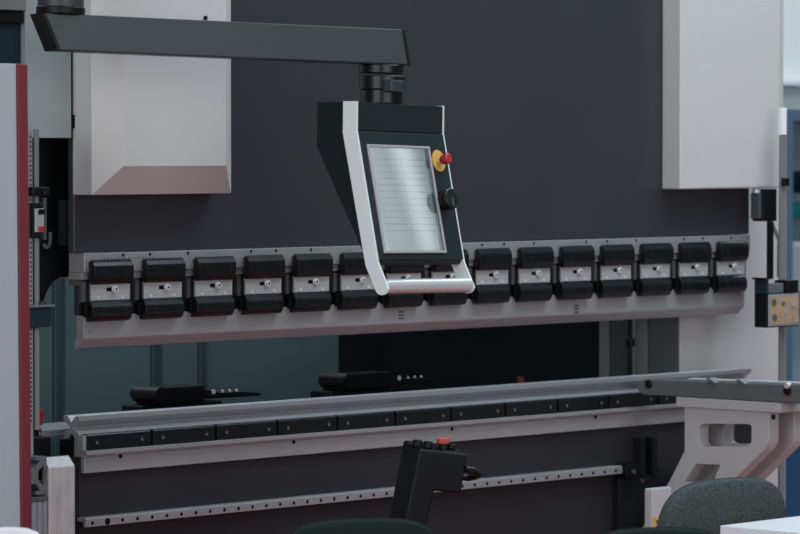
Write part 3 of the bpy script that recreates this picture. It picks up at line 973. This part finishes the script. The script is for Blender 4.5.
# local frame of the fascia: y<0 outwards, z down the slope is negative
tilted(MB().box(0.0065, Wd - 0.0065, -0.004, -0.0003, -0.317, -0.001).build('fascia', 'pendant_teal', pd, 0.0008))
sx0, sx1, sz0, sz1 = 0.034, 0.286, -0.296, -0.040
bz = MB().holed('y', [(sx0 - .006, sz0 - .006), (sx1 + .006, sz0 - .006), (sx1 + .006, sz1 + .006), (sx0 - .006, sz1 + .006)],
                [[(sx0, sz0), (sx1, sz0), (sx1, sz1), (sx0, sz1)]], -0.0095, -0.0042).build('screen_bezel', 'bezel', pd, 0.0006)
tilted(bz)
so = MB().box(0, sx1 - sx0 - 0.0006, -0.0015, 0, 0, sz1 - sz0 - 0.0006).build('screen', 'screen', pd)
so.rotation_euler = (-tilt, 0, 0)
off = Matrix.Rotation(-tilt, 3, 'X') @ Vector((sx0 + .0003, -0.0043, sz0 + .0003))
so.location = off + Vector((0, 0.003, -0.0705))
# emergency button, rotary switch
ex, ez = 0.3250, -0.069
eb = tilted(MB().cyl((ex, -0.0042, ez), (ex, -0.008, ez), 0.0275, 28).build('button_collar', 'yellow', pd, 0.0008, smooth=True))
st = MB().cyl((ex, -0.008, ez), (ex, -0.016, ez), 0.011, 20, 0.010).build('button_stem', 'yellow', eb, smooth=True)
MB().cyl((ex, -0.016, ez), (ex, -0.022, ez), 0.0085, 16).build('stem_ring', 'pendant_teal', eb, smooth=True)
MB().cyl((ex, -0.021, ez), (ex, -0.037, ez), 0.0125, 24, 0.0140).cyl((ex, -0.037, ez), (ex, -0.040, ez), 0.0140, 24, 0.011).build('button_cap', 'button_red', eb, 0.001, smooth=True)
rx, rz = 0.3140, -0.170
ro = tilted(MB().cyl((rx, -0.0042, rz), (rx, -0.016, rz), 0.025, 28).build('switch_base', 'black_plastic', pd, 0.002, smooth=True))
MB().cyl((rx, -0.016, rz), (rx, -0.036, rz), 0.0275, 28).build('switch_knob', 'black_bar', ro, 0.004, smooth=True)
MB().box(rx - 0.003, rx + 0.003, -0.0375, -0.036, rz - 0.018, rz + 0.002).build('knob_mark', 'dull_steel', ro)
# silver side bands and handle bar


def band(x0, x1):
    f_ = [(0, 0.001), (0, -0.070), (-0.068, -0.387)]
    t_ = []
    cyy, czz = tipf[0] + 0.019, tipf[1] + 0.012
    rr_ = 0.0215
    for k in range(8):
        a_ = PI + R(15) + k * R(150) / 7
        t_.append((cyy + rr_ * math.cos(a_), czz + rr_ * math.sin(a_)))
    b_ = [(-0.030, -0.395), (0.042, -0.075), (0.042, 0.001)]
    return MB().prism('x', f_ + t_ + b_, x0, x1)


band(0, 0.0055).build('side_band', 'silver', pd, 0.001)
band(Wd - 0.0055, Wd).build('side_band', 'silver', pd, 0.001)
hy, hz_ = tipf[0] + 0.019, tipf[1] + 0.012
MB().cyl((0.0056, hy, hz_), (Wd - 0.0056, hy, hz_), 0.018, 24).build('handle_bar', 'handle_silver', pd, smooth=True)
# neck between housing and arm
nh = armc.z - hh - 0.024 - pd.location.z
MB().cyl((0.184, 0.0565, 0.0004), (0.184, 0.0565, 0.035), 0.052, 32).cyl((0.184, 0.0565, 0.035), (0.184, 0.0565, nh), 0.057, 32).build('neck', 'black_bar', pd, 0.002, smooth=True)
MB().box(0.135, 0.188, -0.008, 0.02, 0.028, 0.058).build('neck_cover', 'arm_paint', pd, 0.004)

# ------------------------------------------------------------------ two-hand control stand
Dc = 8.9
base = atD(428, 520, Dc)
cs = thing('control_stand', 'black pedestal control box with red stop button before the bed', 'control stand', (base.x, base.y, 0), (0, 0, R(-20)))


def cpx(dx, dz):
    return dx / (FPX / Dc), dz


k = Dc / FPX
# local axes: x to the right along -20 deg, y back. build body as prism seen from its right side face
top = atD(420, 440, Dc).z
ux = Vector((math.cos(R(-20)), math.sin(R(-20)), 0))
cx_ = ux.dot(RT)      # image shift per metre along local x
cy_ = Vector((math.sin(R(20)), math.cos(R(20)), 0)).dot(RT)
# the post leans slightly; profile in the local x z plane
ke = k / cx_


def cp(px, py):
    return ((px - 428) * ke, atD(px, py, Dc).z)


prof = [cp(419.6, 449), cp(468.4, 456), cp(461.5, 495.6), cp(434.5, 491), cp(426.5, 528), cp(405, 700), cp(368, 700), cp(404, 524)]
dep = abs(16.5 * k / cy_)
body = MB().prism('y', prof, 0, dep)
body.v = [(x_, y_, z_ + (0.018 if y_ > 0.01 and z_ > 0.8 else 0)) for x_, y_, z_ in body.v]
body.build('body', 'black_plastic', cs, 0.006)
MB().box(-0.13, 0.03, -0.08, dep + 0.08, 0.0, 0.03).build('foot_plate', 'black_plastic', cs, 0.004)
x0, z0 = cp(368, 700)
x1, z1 = cp(405, 700)
MB().box(x0 * 0.5 + x1 * 0.5 - 0.05, x0 * 0.5 + x1 * 0.5 + 0.04, 0.0, dep, 0.0305, z0 + 0.001).build('post', 'black_plastic', cs, 0.004)


def topz(x):
    (xa_, za_), (xb_, zb_) = prof[0], prof[1]
    return za_ + (zb_ - za_) * (x - xa_) / (xb_ - xa_)


for px, yy, r_, hgt, m in ((420, 0.35, 0.012, 0.016, 'black_plastic'), (430, 0.30, 0.012, 0.016, 'black_plastic'), (456, 0.45, 0.010, 0.012, 'black_plastic')):
    x = (px + 3 - 428) * ke
    z = topz(x) + 0.018 * yy
    bt = MB().cyl((x, dep * yy, z - 0.002), (x + 0.001, dep * yy, z + hgt), r_, 18).build('push_button', m, cs, 0.003, smooth=True)
x = (450 - 428) * ke
z = topz(x) + 0.007
eb = MB().cyl((x, dep * 0.4, z - 0.002), (x, dep * 0.4, z + 0.012), 0.011, 18).build('stop_button', 'black_plastic', cs)
MB().cyl((x, dep * 0.4, z + 0.012), (x, dep * 0.4, z + 0.026), 0.014, 20, 0.019).build('button_cap', 'button_pink', eb, 0.002, smooth=True)
lo_ = []
for px, py, yy in ((466.5, 471, 0.15), (474, 472.5, 0.15), (481, 476.5, 0.2), (483, 480, 0.5), (481, 482, 0.8), (474, 481, 0.85), (465.5, 478, 0.85)):
    x, z = cp(px, py)
    lo_.append((x, yy * dep - 0.01, z))
MB().tube(lo_, 0.0085, 10).build('loop_handle', 'black_bar', cs, smooth=True)

# ------------------------------------------------------------------ tables
TZ = 0.74
q = onZ(720, 525.5, TZ)
tb = thing('table', 'white table corner at bottom right in front of the chair', 'table', (q.x, q.y, 0))
MB().box(0, 1.2, -0.75, 0, TZ - 0.035, TZ).build('tabletop', 'table_white', tb, 0.002)
for x in (0.10, 1.10):
    for y in (-0.65, -0.10):
        MB().cyl((x, y, 0), (x, y, TZ - 0.0355), 0.022, 14).build('leg', 'alu', tb, smooth=True)


# ------------------------------------------------------------------ fabric chairs
def make_chair(name, label, loc, yaw, wid, ztop, fab='fabric', edge='fabric_edge'):
    t = thing(name, label, 'chair', (loc.x, loc.y, 0), (0, 0, yaw))
    H = 0.40
    zc_ = ztop - H / 2

    def pad(sc_, y0_, thick, nm, m):
        mb = MB()
        nu, nv = 40, 10
        rings = []
        for j in range(nv + 1):
            f_ = j / nv
            yy = y0_ + thick * (f_ - 0.5)
            e_ = (1 - abs(2 * f_ - 1) ** 3) ** 0.5 * 0.06 + 0.94
            ring = []
            for i_ in range(nu):
                a_ = 2 * PI * i_ / nu
                cx, sz_ = math.cos(a_), math.sin(a_)
                ex_ = 2 / 4.2
                X = math.copysign(abs(cx) ** ex_, cx) * wid / 2 * sc_ * e_
                Z = math.copysign(abs(sz_) ** ex_, sz_) * H / 2 * sc_ * e_
                X *= 1 - 0.04 * (Z / (H / 2)) if Z > 0 else 1
                Z += 0.012 * (1 - (X / (wid / 2)) ** 2) if Z > 0 else 0
                curve = 0.32 * X * X
                ring.append((X, yy - curve + 0.10 * (Z + H / 2) * 0.6, zc_ + Z))
            rings.append(ring)
        vs_ = [p_ for r_ in rings for p_ in r_]
        fs_ = []
        for j in range(nv):
            fs_ += [(j * nu + i_, j * nu + (i_ + 1) % nu, (j + 1) * nu + (i_ + 1) % nu, (j + 1) * nu + i_) for i_ in range(nu)]
        # end faces as concentric grids
        for base_, yy_, sgn in ((0, rings[0], 1), (nv * nu, rings[-1], -1)):
            prev = list(range(base_, base_ + nu))
            for s2 in (0.8, 0.55, 0.3):
                st_ = len(vs_)
                for p_ in yy_:
                    X = p_[0] * s2
                    Z = (p_[2] - zc_) * s2
                    vs_.append((X, p_[1] + 0.32 * (p_[0] ** 2 - X * X) + 0.06 * (Z - (p_[2] - zc_)) - sgn * 0.012 * (1 - s2 * s2), zc_ + Z))
                cur = list(range(st_, st_ + nu))
                fs_ += [(prev[i_], prev[(i_ + 1) % nu], cur[(i_ + 1) % nu], cur[i_]) for i_ in range(nu)]
                prev = cur
            fs_.append(tuple(prev))
        return mb.add(vs_, fs_).build(nm, m, t, smooth=True, sub=1)
    pad(1.0, 0.0, 0.045, 'backrest', fab)
    pad(1.012, -0.004, 0.006, 'piping', edge)
    MB().box(-0.03, 0.03, 0.02, 0.032, 0.40, ztop - 0.30).build('back_bar', 'black_plastic', t, 0.003)
    MB().box(-wid / 2, wid / 2, -0.46, -0.02, 0.41, 0.47).build('seat', fab, t, 0.025, seg=4)
    MB().box(-wid / 2 + .03, wid / 2 - .03, -0.42, 0.03, 0.385, 0.4095).build('seat_frame', 'black_plastic', t)
    for x_ in (-wid / 2 + .05, wid / 2 - .05):
        for y_ in (-0.40, -0.02):
            MB().cyl((x_, y_, 0.3845), (x_ * 1.12, y_ - 0.02 if y_ < -.2 else y_ + 0.04, 0.0), 0.011, 12).build('leg', 'black_plastic', t, smooth=True)
    return t


D1 = 9.05
make_chair('fabric_chair', 'dark green fabric chair beside white table corner at right', atD(721, 500, D1), R(170), 0.42, atD(723, 477.5, D1).z - 0.012)
D2 = 8.0
make_chair('fabric_chair', 'dark green fabric chair top below the black control stand', atD(358, 519, D2), R(150), 0.41, atD(362, 519, D2).z - 0.009, 'fabric_dark', 'fabric_dark')
D3 = 7.7
make_chair('fabric_chair', 'dark green fabric chair top along the bottom edge, left of the white table', atD(657, 527.5, D3), R(140), 0.36, atD(652, 527.5, D3).z - 0.010, 'fabric_dark', 'fabric_dark')

D4 = 8.1  # pale object of unknown kind, built as a guessed seat back
q = atD(4, 528, D4)
t = thing('white_object', 'white rounded object guessed as a seat back, bottom left corner', 'chair', (q.x, q.y, 0), (0, 0, R(-45)))
pr = [(-0.2, 0.45), (-0.2, q.z - 0.02), (-0.1, q.z - 0.003), (0.02, q.z), (0.05, q.z - 0.003), (0.074, q.z - 0.012), (0.09, q.z - 0.04), (0.10, 0.45)]
MB().prism('y', pr, 0, 0.03).build('backrest', 'table_white', t, 0.004)
MB().box(-0.2, 0.10, -0.4, -0.001, 0.42, 0.45).build('seat', 'table_white', t, 0.01)
for x_ in (-0.18, 0.08):
    for y_ in (-0.37, -0.03):
        MB().cyl((x_, y_, 0.4195), (x_, y_, 0), 0.012, 10).build('leg', 'alu', t)

# ------------------------------------------------------------------ right background: blue framed cabinet by the hall wall
Yb = WY - 0.5
a = onY(786.5, 109, Yb)
zb_ = onY(790, 370, Yb).z
cb = thing('display_cabinet', 'blue framed glazed cabinet far behind at right edge', 'cabinet', (a.x, Yb, 0))
wc = 1.6
fr_ = 0.05
MB().holed('y', [(0, 0), (wc, 0), (wc, a.z), (0, a.z)], [[(fr_, zb_ - 0.3), (wc - fr_, zb_ - 0.3), (wc - fr_, a.z - fr_), (fr_, a.z - fr_)]], 0, 0.40).build('frame', 'blue_frame', cb, 0.003)
MB().box(fr_, wc - fr_, 0.33, 0.36, zb_ - 0.3, a.z - fr_).build('back_panel', 'pane_blue', cb)


def bpx(px, py, Y):
    q_ = onY(px, py, Y)
    return q_.x - a.x, q_.z


x, z = bpx(800, 182, Yb + 0.2)
t = MB().cyl((a.x + x, Yb + 0.15, z), (a.x + x, Yb + 0.32, z), 0.05, 20).build('round_part', 'navy', None, 0.004, smooth=True)
tag(t, 'dark round machine part high in the blue cabinet', 'machine part')
x, z = bpx(803, 211, Yb + 0.2)
t = MB().box(a.x + x - 0.045, a.x + x + 0.2, Yb + 0.14, Yb + 0.32, z - 0.035, z + 0.035).build('teal_box', 'teal_bright', None, 0.02)
tag(t, 'bright teal box inside the blue cabinet at right edge', 'box')
x, z = bpx(803, 265, Yb + 0.2)
t = MB().box(a.x + x - 0.06, a.x + x + 0.2, Yb + 0.14, Yb + 0.32, z - 0.12, z + 0.10).build('pale_box', 'wall_white', None, 0.015)
tag(t, 'pale box below the teal box inside the cabinet', 'box')
x, z = bpx(788, 400, Yb - 0.06)
x2, z2 = bpx(800, 438, Yb - 0.06)
t = MB().box(a.x + x - 0.1, a.x + x + 1.4, Yb - 0.5, Yb - 0.05, 0.0, z2 + 0.12).build('blue_counter', 'blue_deep', None, 0.01)
tag(t, 'deep blue counter block at far right behind the bracket', 'counter')

# ------------------------------------------------------------------ the fixed machine is one thing: gather its parts
press = thing('press_brake', 'large grey sheet metal press brake filling the picture', 'press brake', (0, 0, 0))


def absorb(e_, name):
    """the thing's main mesh becomes a part of the press, its other meshes sub-parts"""
    if e_.type == 'MESH':
        main, kids, lab = e_, [], e_['label']
    else:
        ch = list(e_.children)
        main, kids, lab = ch[0], ch[1:], e_['label']
        main.location = e_.location
    for k_ in kids:
        k_.parent = main
    main.parent = press
    main.name = name
    main['label'] = lab
    for key in ('category', 'group'):
        if key in main:
            del main[key]
    if e_ is not main:
        bpy.data.objects.remove(e_)


for o in list(col.objects):
    nm = o.name.split('.')[0]
    if o.parent is None and nm in ('press_beam', 'cylinder_cover', 'side_panel', 'throat_plate', 'guide_block', 'side_frame', 'guide_rod', 'side_shade_sheet',
                                   'rear_shade_sheet', 'rear_panel', 'mounting_rail', 'press_bed', 'bed_rail', 'support_rail', 'cable_box', 'backgauge_beam',
                                   'drive_box', 'bed_end_bar', 'die_holder', 'mirror_block', 'cable_duct'):
        absorb(o, nm)
